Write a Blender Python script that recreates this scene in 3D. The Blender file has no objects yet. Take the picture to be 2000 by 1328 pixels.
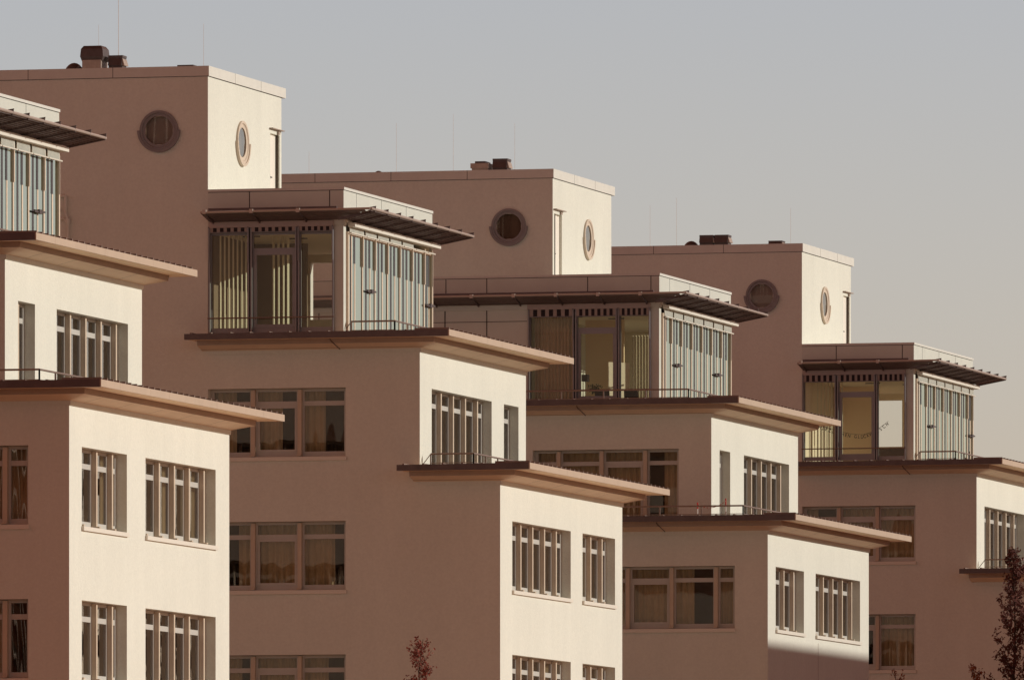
import bpy, math, random
from mathutils import Vector, Matrix
S = bpy.context.scene
C = S.collection
R = math.radians

# ------------------------------------------------------------------ camera
YAW = math.atan(5640 / 22000.0)
cam = bpy.data.cameras.new('camera')
cam.lens = 396.0; cam.sensor_width = 36.0; cam.shift_y = 0.663
cam.clip_start = 1.0; cam.clip_end = 20000.0
co = bpy.data.objects.new('camera', cam); C.objects.link(co)
co.location = (0, 0, 1.7); co.rotation_euler = (R(90), 0, YAW)
S.camera = co
ZC = 1.7

# ------------------------------------------------------------------ light
SUN_EL, SUN_AZ = 18.0, 15.0          # azimuth counted from +X towards +Y
w = bpy.data.worlds.new('World'); S.world = w; w.use_nodes = True
nt = w.node_tree; nt.nodes.clear()
N, L = nt.nodes.new, nt.links.new
sky = N('ShaderNodeTexSky'); sky.sky_type = 'NISHITA'; sky.sun_disc = False
sky.sun_elevation = R(SUN_EL); sky.sun_rotation = R(90 - SUN_AZ)
sky.altitude = 100; sky.air_density = 1.0; sky.dust_density = 1.0; sky.ozone_density = 1.5
tc = N('ShaderNodeTexCoord'); sp = N('ShaderNodeSeparateXYZ'); L(tc.outputs['Generated'], sp.inputs[0])
mr = N('ShaderNodeMapRange'); mr.inputs[1].default_value = 0.10; mr.inputs[2].default_value = 0.30
L(sp.outputs[2], mr.inputs[0])
tint = N('ShaderNodeMixRGB'); tint.inputs[1].default_value = (1.50, 1.20, 1.27, 1); tint.inputs[2].default_value = (1.75, 0.30, 0.10, 1)
L(mr.outputs[0], tint.inputs[0])
# the upper sky is warmer and stronger opposite the sun, weaker around it
side = N('ShaderNodeMapRange'); side.inputs[1].default_value = -0.15; side.inputs[2].default_value = 0.75
L(sp.outputs[0], side.inputs[0])
hi = N('ShaderNodeMixRGB'); hi.inputs[1].default_value = (3.25, 0.50, 0.10, 1); hi.inputs[2].default_value = (0.20, 0.16, 0.16, 1)
L(side.outputs[0], hi.inputs[0]); L(hi.outputs[0], tint.inputs[2])
lo = N('ShaderNodeMixRGB'); lo.inputs[1].default_value = (1.50, 1.20, 1.27, 1); lo.inputs[2].default_value = (0.45, 0.36, 0.38, 1)
L(side.outputs[0], lo.inputs[0]); 
side2 = N('ShaderNodeMapRange'); side2.inputs[1].default_value = 0.45; side2.inputs[2].default_value = 0.9
L(sp.outputs[0], side2.inputs[0]); L(side2.outputs[0], lo.inputs[0]); L(lo.outputs[0], tint.inputs[1])
mu = N('ShaderNodeMixRGB'); mu.blend_type = 'MULTIPLY'; mu.inputs[0].default_value = 1.0
L(sky.outputs[0], mu.inputs[1]); L(tint.outputs[0], mu.inputs[2])
bg = N('ShaderNodeBackground'); bg.inputs[1].default_value = 0.10
out = N('ShaderNodeOutputWorld'); L(mu.outputs[0], bg.inputs[0]); L(bg.outputs[0], out.inputs[0])
sl = bpy.data.lights.new('sun', 'SUN'); sl.energy = 3.05; sl.angle = R(0.5); sl.color = (1.0, 0.965, 0.885)
so = bpy.data.objects.new('sun', sl); C.objects.link(so)
ce, se = math.cos(R(SUN_EL)), math.sin(R(SUN_EL))
so.rotation_euler = Vector((-ce * math.cos(R(SUN_AZ)), -ce * math.sin(R(SUN_AZ)), -se)).to_track_quat('-Z', 'Y').to_euler()
so.location = (0, 300, 120)
vs = S.view_settings; vs.view_transform = 'Standard'; vs.look = 'None'; vs.gamma = 1.0; vs.exposure = 0.0
vs.use_curve_mapping = False

# ------------------------------------------------------------------ materials
def mat(name, col, rough=0.8, metal=0.0, noise=0.0, nscale=1.0, bump=0.0, bscale=40.0, stretch=None, spec=0.3, col2=None, joint=None):
    m = bpy.data.materials.new(name); m.use_nodes = True
    t = m.node_tree; b = t.nodes['Principled BSDF']
    b.inputs['Base Color'].default_value = (*col, 1); b.inputs['Roughness'].default_value = rough
    b.inputs['Metallic'].default_value = metal; b.inputs['Specular IOR Level'].default_value = spec
    tcn = t.nodes.new('ShaderNodeTexCoord'); mp = t.nodes.new('ShaderNodeMapping')
    geo = t.nodes.new('ShaderNodeNewGeometry')
    t.links.new(geo.outputs['Position'], mp.inputs[0])
    if stretch: mp.inputs['Scale'].default_value = stretch
    last = None
    if noise > 0:
        n = t.nodes.new('ShaderNodeTexNoise'); n.inputs['Scale'].default_value = nscale; n.inputs['Detail'].default_value = 6
        n.inputs['Roughness'].default_value = 0.65
        t.links.new(mp.outputs[0], n.inputs[0])
        r = t.nodes.new('ShaderNodeValToRGB')
        r.color_ramp.elements[0].position = 0.3; r.color_ramp.elements[1].position = 0.72
        c2 = col2 or tuple(c * (1 - noise) for c in col)
        r.color_ramp.elements[0].color = (*c2, 1); r.color_ramp.elements[1].color = (*tuple(min(1, c * (1 + noise * .4)) for c in col), 1)
        t.links.new(n.outputs[0], r.inputs[0]); last = r.outputs[0]
    if joint:      # thin dark board joints every `joint` metres along world Y and X
        sx = t.nodes.new('ShaderNodeSeparateXYZ'); t.links.new(geo.outputs['Position'], sx.inputs[0])
        mo = t.nodes.new('ShaderNodeMath'); mo.operation = 'FLOORED_MODULO'; mo.inputs[1].default_value = joint
        t.links.new(sx.outputs[1], mo.inputs[0])
        lt = t.nodes.new('ShaderNodeMath'); lt.operation = 'LESS_THAN'; lt.inputs[1].default_value = 0.03
        t.links.new(mo.outputs[0], lt.inputs[0])
        mx = t.nodes.new('ShaderNodeMixRGB'); t.links.new(lt.outputs[0], mx.inputs[0])
        if last: t.links.new(last, mx.inputs[1])
        else: mx.inputs[1].default_value = (*col, 1)
        mx.inputs[2].default_value = (*tuple(c * .35 for c in col), 1); last = mx.outputs[0]
    if last: t.links.new(last, b.inputs['Base Color'])
    if bump > 0:
        n2 = t.nodes.new('ShaderNodeTexNoise'); n2.inputs['Scale'].default_value = bscale; n2.inputs['Detail'].default_value = 4
        t.links.new(geo.outputs['Position'], n2.inputs[0])
        bm = t.nodes.new('ShaderNodeBump'); bm.inputs['Strength'].default_value = bump; bm.inputs['Distance'].default_value = 0.02
        t.links.new(n2.outputs[0], bm.inputs['Height']); t.links.new(bm.outputs[0], b.inputs['Normal'])
    return m

def plaster(name, col):
    """render coat: fine grain, broad mottling, faint vertical rain streaks"""
    m = mat(name, col, 0.92, bump=0.35, bscale=26, spec=0.15)
    t = m.node_tree; b = t.nodes['Principled BSDF']; geo = [n for n in t.nodes if n.type == 'NEW_GEOMETRY'][0]
    def nz(scale, stretch, lo, hi, det=5):
        mp = t.nodes.new('ShaderNodeMapping'); mp.inputs['Scale'].default_value = stretch
        t.links.new(geo.outputs['Position'], mp.inputs[0])
        n = t.nodes.new('ShaderNodeTexNoise'); n.inputs['Scale'].default_value = scale; n.inputs['Detail'].default_value = det
        n.inputs['Roughness'].default_value = 0.6
        t.links.new(mp.outputs[0], n.inputs[0])
        r = t.nodes.new('ShaderNodeMapRange'); r.inputs[1].default_value = .3; r.inputs[2].default_value = .7
        r.inputs[3].default_value = lo; r.inputs[4].default_value = hi
        t.links.new(n.outputs[0], r.inputs[0]); return r.outputs[0]
    a = nz(0.35, (1, 1, 1), 0.955, 1.0); s = nz(1.7, (1, 1, 0.10), 0.955, 1.0); g = nz(14, (1, 1, 1), 0.955, 1.03, 3)
    m1 = t.nodes.new('ShaderNodeMath'); m1.operation = 'MULTIPLY'; t.links.new(a, m1.inputs[0]); t.links.new(s, m1.inputs[1])
    m2 = t.nodes.new('ShaderNodeMath'); m2.operation = 'MULTIPLY'; t.links.new(m1.outputs[0], m2.inputs[0]); t.links.new(g, m2.inputs[1])
    v = t.nodes.new('ShaderNodeVectorMath'); v.operation = 'SCALE'; v.inputs[0].default_value = col
    t.links.new(m2.outputs[0], v.inputs['Scale']); t.links.new(v.outputs[0], b.inputs['Base Color'])
    return m

def glass(name, tint, a, b_, wave=0.0, rough=0.0, wscale=1.0, gcol=(1, 1, 1)):
    m = bpy.data.materials.new(name); m.use_nodes = True; t = m.node_tree; t.nodes.clear()
    o = t.nodes.new('ShaderNodeOutputMaterial'); mx = t.nodes.new('ShaderNodeMixShader')
    tr = t.nodes.new('ShaderNodeBsdfTransparent'); tr.inputs[0].default_value = (*tint, 1)
    gl = t.nodes.new('ShaderNodeBsdfGlossy'); gl.inputs['Roughness'].default_value = rough; gl.inputs[0].default_value = (*gcol, 1)
    lw = t.nodes.new('ShaderNodeLayerWeight'); lw.inputs[0].default_value = 0.5
    ma = t.nodes.new('ShaderNodeMath'); ma.operation = 'MULTIPLY_ADD'; ma.inputs[1].default_value = b_; ma.inputs[2].default_value = a
    ma.use_clamp = True
    t.links.new(lw.outputs['Facing'], ma.inputs[0]); t.links.new(ma.outputs[0], mx.inputs[0])
    t.links.new(tr.outputs[0], mx.inputs[1]); t.links.new(gl.outputs[0], mx.inputs[2]); t.links.new(mx.outputs[0], o.inputs[0])
    if wave > 0:
        geo = t.nodes.new('ShaderNodeNewGeometry'); mp = t.nodes.new('ShaderNodeMapping'); mp.inputs['Scale'].default_value = (1, 1, .07)
        t.links.new(geo.outputs['Position'], mp.inputs[0])
        n = t.nodes.new('ShaderNodeTexNoise'); n.inputs['Scale'].default_value = wscale; n.inputs['Detail'].default_value = 1.0
        t.links.new(mp.outputs[0], n.inputs[0])
        bm = t.nodes.new('ShaderNodeBump'); bm.inputs['Strength'].default_value = 1.0; bm.inputs['Distance'].default_value = wave
        t.links.new(n.outputs[0], bm.inputs['Height']); t.links.new(bm.outputs[0], gl.inputs['Normal'])
    return m

M = {}
M['wall'] = plaster('render_coat', (0.76, 0.75, 0.655))
M['band'] = mat('parapet_metal', (0.70, 0.68, 0.61), 0.6, noise=.06, nscale=3)
M['panel'] = mat('facade_panel', (0.65, 0.65, 0.57), 0.6, noise=.06, nscale=1.5)
M['joint'] = mat('joint', (0.05, 0.04, 0.04), 0.9)
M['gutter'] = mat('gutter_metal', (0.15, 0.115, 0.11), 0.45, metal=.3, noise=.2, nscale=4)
M['fascia'] = mat('fascia_metal', (0.55, 0.42, 0.31), 0.5, metal=.1, noise=.06, nscale=2)  # lighter than the front gutter, sunlight on the side put into the colour
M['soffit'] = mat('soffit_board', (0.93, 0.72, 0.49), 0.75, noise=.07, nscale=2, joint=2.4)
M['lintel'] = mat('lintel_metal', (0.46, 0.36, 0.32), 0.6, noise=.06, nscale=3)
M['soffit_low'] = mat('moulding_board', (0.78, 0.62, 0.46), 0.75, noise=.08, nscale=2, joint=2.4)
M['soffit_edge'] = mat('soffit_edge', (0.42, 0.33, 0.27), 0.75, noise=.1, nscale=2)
M['roof'] = mat('roof_seam_metal', (0.30, 0.22, 0.18), 0.5, metal=.2, noise=.25, nscale=2)
M['frame'] = mat('window_aluminium', (0.54, 0.52, 0.47), 0.45, noise=.05, nscale=5)
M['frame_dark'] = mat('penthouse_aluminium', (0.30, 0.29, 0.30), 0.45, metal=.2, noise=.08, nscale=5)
M['fin'] = mat('guide_rail', (0.60, 0.49, 0.37), 0.5, noise=.06, nscale=5)
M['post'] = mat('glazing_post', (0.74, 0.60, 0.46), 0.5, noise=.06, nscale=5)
M['sill'] = mat('sill_metal', (0.76, 0.71, 0.61), 0.45)
M['rail'] = mat('railing_steel', (0.28, 0.22, 0.19), 0.4, metal=.4)
M['dark'] = mat('dark_metal', (0.07, 0.06, 0.06), 0.5)
M['blade'] = mat('louvre_blade', (0.17, 0.13, 0.12), 0.5, metal=.3, noise=.2, nscale=6)
M['tube'] = mat('canopy_tube', (0.50, 0.42, 0.36), 0.4, metal=.3)
M['ring'] = mat('porthole_ring_shaded', (0.27, 0.25, 0.25), 0.7, noise=.08, nscale=6)  # round-window surround on the front, shade put into its colour
M['ringlit'] = mat('porthole_ring_sunlit', (0.64, 0.53, 0.42), 0.7, noise=.08, nscale=6)  # same surround on the sunny side, sunlight put into its colour
M['door'] = mat('door_paint', (0.86, 0.80, 0.70), 0.4)
M['vent'] = mat('vent_metal', (0.42, 0.33, 0.27), 0.5, metal=.2, noise=.2, nscale=6)
M['ventdark'] = mat('vent_dark', (0.11, 0.085, 0.08), 0.5, metal=.3, noise=.2, nscale=6)
M['rod'] = mat('rod_metal', (0.72, 0.62, 0.52), 0.4, metal=.2)
M['ceil'] = mat('ceiling_paint', (0.90, 0.79, 0.62), 0.9)
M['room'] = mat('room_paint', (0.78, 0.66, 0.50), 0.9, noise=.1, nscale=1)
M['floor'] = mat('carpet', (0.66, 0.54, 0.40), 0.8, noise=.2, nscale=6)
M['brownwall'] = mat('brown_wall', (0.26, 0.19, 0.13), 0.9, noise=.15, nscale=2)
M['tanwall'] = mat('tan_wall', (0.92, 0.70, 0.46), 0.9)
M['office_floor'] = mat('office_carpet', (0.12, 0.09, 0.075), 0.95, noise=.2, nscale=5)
M['porthole_blind'] = mat('porthole_blind', (0.26, 0.235, 0.23), 0.8, noise=.15, nscale=2)
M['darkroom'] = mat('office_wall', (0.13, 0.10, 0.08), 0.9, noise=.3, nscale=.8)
M['curtain'] = mat('curtain_fabric', (0.55, 0.46, 0.32), 0.9, noise=.15, nscale=3)
M['blind'] = mat('blind_slat', (0.76, 0.72, 0.54), 0.8)
M['stripe_d'] = mat('awning_dark_stripe', (0.035, 0.025, 0.025), 0.9)
M['stripe_l'] = mat('awning_light_stripe', (0.42, 0.33, 0.29), 0.9)
M['bounce_strip'] = mat('bounce_strip_surface', (0.68, 0.40, 0.25), 0.9, noise=.1, nscale=.6)  # light warm colour for the added light-bouncing ground strip
M['asphalt'] = mat('asphalt', (0.20, 0.11, 0.075), 0.95, noise=.25, nscale=.05)
M['brick'] = mat('brick_facade', (0.27, 0.13, 0.085), 0.9, noise=.25, nscale=.6)
M['white'] = mat('white_furniture', (0.80, 0.76, 0.66), 0.5)
M['black'] = mat('black_plastic', (0.02, 0.017, 0.017), 0.5)
M['sofa'] = mat('sofa_fabric', (0.16, 0.11, 0.09), 0.9, noise=.2, nscale=6)
M['red'] = mat('red_paint', (0.55, 0.04, 0.03), 0.5)
M['barwhite'] = mat('white_paint', (0.8, 0.75, 0.7), 0.5)
M['letters'] = mat('letter_card', (0.06, 0.03, 0.025), 0.8)
M['plant'] = mat('plant_leaf', (0.045, 0.07, 0.02), 0.7, noise=.4, nscale=20)
M['bark'] = mat('bark', (0.075, 0.045, 0.03), 0.95, noise=.3, nscale=12)
M['leaf_red'] = mat('russet_leaf', (0.30, 0.07, 0.045), 0.7, noise=.65, nscale=7)
M['leaf_dark'] = mat('dark_leaf', (0.17, 0.058, 0.042), 0.8, noise=.6, nscale=7)
M['leaf_orange'] = mat('orange_leaf', (0.32, 0.085, 0.03), 0.8, noise=.6, nscale=7)
M['leaf_far'] = mat('far_leaf', (0.10, 0.055, 0.03), 0.9, noise=.5, nscale=.5)
M['gA'] = glass('office_glass', (.84, .80, .70), 0.09, 0.12, wave=0.022, wscale=1.9, gcol=(1, .93, .85))
M['gB'] = glass('side_glass', (.72, .68, .60), 0.04, 0.52, wave=0.004, wscale=1.0, gcol=(.97, .98, .96))
M['gP'] = glass('penthouse_glass', (.96, .94, .87), 0.05, 0.12, wave=0.012, wscale=1.0, gcol=(1, .95, .88))
M['gS'] = glass('solar_glass', (.86, .90, .78), 0.10, 1.0, wave=0.003, wscale=.9, gcol=(.64, .74, .69))

# ------------------------------------------------------------------ mesh helpers
class MB:
    def __init__(s): s.v = []; s.f = []; s.m = []
    def quad(s, a, b, c, d, mi=0):
        n = len(s.v); s.v += [a, b, c, d]; s.f.append((n, n + 1, n + 2, n + 3)); s.m.append(mi)
    def tri(s, a, b, c, mi=0):
        n = len(s.v); s.v += [a, b, c]; s.f.append((n, n + 1, n + 2)); s.m.append(mi)
    def box(s, x0, x1, y0, y1, z0, z1, mi=0):
        if x0 > x1: x0, x1 = x1, x0
        if y0 > y1: y0, y1 = y1, y0
        if z0 > z1: z0, z1 = z1, z0
        n = len(s.v)
        s.v += [(x, y, z) for z in (z0, z1) for y in (y0, y1) for x in (x0, x1)]
        for q in ((0, 2, 3, 1), (4, 5, 7, 6), (0, 1, 5, 4), (1, 3, 7, 5), (3, 2, 6, 7), (2, 0, 4, 6)):
            s.f.append(tuple(n + i for i in q)); s.m.append(mi)
        return s
    def hexa(s, p, mi=0):     # 8 points ordered like box
        n = len(s.v); s.v += p
        for q in ((0, 2, 3, 1), (4, 5, 7, 6), (0, 1, 5, 4), (1, 3, 7, 5), (3, 2, 6, 7), (2, 0, 4, 6)):
            s.f.append(tuple(n + i for i in q)); s.m.append(mi)
    def tube(s, p0, p1, r0, r1=None, n=8, mi=0, cap=True):
        r1 = r0 if r1 is None else r1
        a, b = Vector(p0), Vector(p1); d = (b - a)
        if d.length < 1e-6: return s
        d.normalize(); u = d.orthogonal().normalized(); v = d.cross(u)
        k = len(s.v)
        for p, r in ((a, r0), (b, r1)):
            for i in range(n):
                t = 2 * math.pi * i / n; s.v.append(tuple(p + u * (r * math.cos(t)) + v * (r * math.sin(t))))
        for i in range(n):
            j = (i + 1) % n; s.f.append((k + i, k + j, k + n + j, k + n + i)); s.m.append(mi)
        if cap:
            s.f.append(tuple(k + i for i in range(n))[::-1]); s.m.append(mi)
            s.f.append(tuple(k + n + i for i in range(n))); s.m.append(mi)
        return s
    def build(s, name, mats, parent=None, smooth=False):
        me = bpy.data.meshes.new(name)
        ox, oy, oz = base_of(parent)
        me.from_pydata([(x - ox, y - oy, z - oz) for x, y, z in s.v], [], s.f)
        if not isinstance(mats, (list, tuple)): mats = [mats]
        for m in mats: me.materials.append(m)
        if len(mats) > 1: me.polygons.foreach_set('material_index', s.m)
        if smooth: me.polygons.foreach_set('use_smooth', [True] * len(s.f))
        me.update()
        o = bpy.data.objects.new(name, me); C.objects.link(o)
        if parent is not None: o.parent = parent
        return o
def base_of(p):
    x = y = z = 0
    while p is not None:
        x += p.location.x; y += p.location.y; z += p.location.z; p = p.parent
    return x, y, z
def tag(o, label=None, cat=None, group=None, kind=None):
    if label: o['label'] = label
    if cat: o['category'] = cat
    if group: o['group'] = group
    if kind: o['kind'] = kind
    return o
def empty(name, loc, label, cat, group=None):
    o = bpy.data.objects.new(name, None); C.objects.link(o); o.location = loc
    return tag(o, label, cat, group)

# wall with openings.  ax 'A': plane y=const (faces -Y if out=-1), u = x.   ax 'B': plane x=const, u = y
def wall(mb, ax, pos, out, thick, u0, u1, z0, z1, ops, mi=0, mi_in=1, iu=(0, 0), iz=(0, 0)):
    us = sorted({u0, u1, *[o[0] for o in ops], *[o[1] for o in ops]}); zs = sorted({z0, z1, *[o[2] for o in ops], *[o[3] for o in ops]})
    us = [u for u in us if u0 <= u <= u1]; zs = [z for z in zs if z0 <= z <= z1]
    def P(u, z, d):
        return (u, pos - out * d, z) if ax == 'A' else (pos - out * d, u, z)
    def hole(a, b, c, d):
        um, zm = (a + b) / 2, (c + d) / 2
        return any(o[0] < um < o[1] and o[2] < zm < o[3] for o in ops)
    for a, b in zip(us, us[1:]):
        for c, d in zip(zs, zs[1:]):
            if hole(a, b, c, d): continue
            mb.quad(P(a, c, 0), P(b, c, 0), P(b, d, 0), P(a, d, 0), mi)
            mb.quad(P(a, c, thick), P(b, c, thick), P(b, d, thick), P(a, d, thick), mi_in)
    for a, b, c, d in ops:
        mb.quad(P(a, c, 0), P(a, c, thick), P(a, d, thick), P(a, d, 0), mi); mb.quad(P(b, c, 0), P(b, c, thick), P(b, d, thick), P(b, d, 0), mi)
        mb.quad(P(a, c, 0), P(b, c, 0), P(b, c, thick), P(a, c, thick), mi); mb.quad(P(a, d, 0), P(b, d, 0), P(b, d, thick), P(a, d, thick), mi)

def sweep(mb, path, prof, mi=0, caps=True):
    """path: open plan polyline; prof: closed list of (offset, z); offset to the outside (left of path is inside)"""
    n = len(path); rings = []
    for o, z in prof:
        ring = []
        for i, p in enumerate(path):
            def nrm(a, b):
                d = Vector((b[0] - a[0], b[1] - a[1])).normalized(); return Vector((d.y, -d.x))
            if i == 0: m = nrm(path[0], path[1]); q = Vector(p) + m * o
            elif i == n - 1: m = nrm(path[-2], path[-1]); q = Vector(p) + m * o
            else:
                a, b = nrm(path[i - 1], p), nrm(p, path[i + 1]); q = Vector(p) + (a + b) * (o / (1 + a.dot(b)))
            ring.append((q.x, q.y, z))
        rings.append(ring)
    k = len(prof)
    for j in range(k):
        a, b = rings[j], rings[(j + 1) % k]
        mj = prof_m[j] if prof_m else mi
        for i in range(n - 1): mb.quad(a[i], a[i + 1], b[i + 1], b[i], mj)
    if caps:
        for e in (0, n - 1):
            s = len(mb.v); mb.v += [rings[j][e] for j in range(k)]; mb.f.append(tuple(range(s, s + k))); mb.m.append(mi)
prof_m = None

# ------------------------------------------------------------------ windows
HEADS = (15.63, 12.33, 9.03)
def P_(ax, u, d, z, pos, out):       # point on wall: d = depth behind the wall face
    return (u, pos - out * d, z) if ax == 'A' else (pos - out * d, u, z)
def wbox(mb, ax, pos, out, u0, u1, d0, d1, z0, z1, mi=0):
    if ax == 'A': mb.box(u0, u1, pos - out * d0, pos - out * d1, z0, z1, mi)
    else: mb.box(pos - out * d0, pos - out * d1, u0, u1, z0, z1, mi)

def window(parent, ax, pos, out, u0, u1, head, fins, bottom=None, sill=True, gl='gB', sash=(), rng=None, curtain=0, fmat='frame', rec=.25):
    """band window: outer frame, transom, guide-rail fins, panes, sill"""
    z1 = head + ZC; zb = (head - 1.68 if bottom is None else bottom) + ZC
    tt, tb = z1 - .315, z1 - .43
    f = MB(); fr = .07
    wbox(f, ax, pos, out, u0 + .006, u1 - .006, rec, rec + .06, z1 - .075, z1 - .006)
    wbox(f, ax, pos, out, u0 + .006, u1 - .006, rec, rec + .06, zb, zb + .115)
    wbox(f, ax, pos, out, u0 + .006, u1 - .006, rec + .002, rec + .058, tb, tt)
    edges = [u0] + [x for x in sorted(fins) if u0 + .1 < x < u1 - .1] + [u1]
    for i, e in enumerate(edges):
        a = max(u0 + .006, e - .1); b = min(u1 - .006, e + .1)
        wbox(f, ax, pos, out, a, b, rec - .004, rec + .064, zb + .115, z1 - .075)
    for i in sash:
        if i < len(edges) - 1:
            a, b = edges[i] + .1, edges[i + 1] - .1
            for (c, d, e, g) in ((a, a + .05, zb + .115, tb), (b - .05, b, zb + .115, tb), (a + .05, b - .05, tb - .055, tb), (a + .05, b - .05, zb + .115, zb + .17)):
                wbox(f, ax, pos, out, c, d, rec - .012, rec + .05, e, g)
    F = f.build('window', M[fmat], parent)
    for e in edges[1:-1]:
        q = MB(); wbox(q, ax, pos, out, e - .05, e + .05, rec - .115, rec - .004, zb + .03, z1 - .03)
        wbox(q, ax, pos, out, e - .055, e + .055, rec - .19, rec - .004, zb - .005, zb + .03)
        q.build('guide_rail', M['fin'], F)
    g = MB()
    for (za, zd) in ((zb + .1, tb + .01), (tt - .01, z1 - .06)):
        a, b, c, d = [P_(ax, u, rec + .03, z, pos, out) for u, z in ((u0, za), (u1, za), (u1, zd), (u0, zd))]
        g.quad(a, b, c, d)
    g.build('pane', M[gl], F)
    if sill:
        q = MB(); wbox(q, ax, pos, out, u0 - .03, u1 + .03, -.06, .10, zb - .12, zb - .03); wbox(q, ax, pos, out, u0 + .004, u1 - .004, .10, rec + .02, zb - .09, zb - .01)
        q.build('sill', M['sill'], F)
    if curtain:
        r = rng
        for i in range(len(edges) - 1):
            if r.random() > curtain: continue
            a, b = edges[i] + .05, edges[i + 1] - .05
            if r.random() < .5:
                if r.random() < .5: b = a + (b - a) * r.uniform(.3, .7)
                else: a = b - (b - a) * r.uniform(.3, .7)
            q = MB(); n = max(2, int((b - a) / .035)); ph = r.random() * 6; prev = None
            for k in range(n + 1):
                u = a + (b - a) * k / n; d = rec + .22 + .035 * math.sin(ph + k * 1.3) + .015 * math.sin(k * .41)
                cur = (P_(ax, u, d, zb + .02, pos, out), P_(ax, u, d, z1 - .04, pos, out))
                if prev: q.quad(prev[0], cur[0], cur[1], prev[1])
                prev = cur
            q.build('curtain', M['curtain'], F)
    return F

def porthole(parent, ax, pos, out, u, z, rg, ro, mring, back='darkroom'):
    """round window with stepped surround; lower half of the surround is wider"""
    z += ZC; n = 48
    def ringpts(r, d, a0=0, a1=2 * math.pi):
        return [P_(ax, u + r * math.cos(a0 + (a1 - a0) * i / n), d, z + r * math.sin(a0 + (a1 - a0) * i / n), pos, out) for i in range(n + 1)]
    mb = MB()
    steps = [(ro * .90, 0.0), (ro * .90, -.05), (ro * .80, -.05), (ro * .76, -.02), (ro * .70, -.02), (rg, -.015), (rg, .03)]
    rs = [ringpts(r, d) for r, d in steps]
    for a, b in zip(rs, rs[1:]):
        for i in range(n): mb.quad(a[i], a[i + 1], b[i + 1], b[i])
    W = mb.build('round_window', M[mring], parent)
    lo = MB()
    st = [(ro, 0), (ro, -.075), (ro * .885, -.075), (ro * .885, -.05)]
    rs = [ringpts(r, d, math.pi, 2 * math.pi) for r, d in st]
    for a, b in zip(rs, rs[1:]):
        for i in range(n): lo.quad(a[i], a[i + 1], b[i + 1], b[i])
    for e in (0, n):
        lo.quad(rs[0][e], rs[1][e], rs[2][e], rs[3][e])
    lo.build('sill', M[mring], W)
    g = MB(); k = len(g.v); pts = ringpts(rg * 1.02, .006)[:-1]; g.v += pts; g.f.append(tuple(range(len(pts)))); g.m.append(0)
    g.build('pane', M['gP' if ax == 'A' else 'gB'], W)
    q = MB(); pts = ringpts(rg * 1.05, .10)[:-1]; q.v += pts; q.f.append(tuple(range(len(pts)))); q.m.append(0)
    q.build('blind', M[back], W)
    return W

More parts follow.
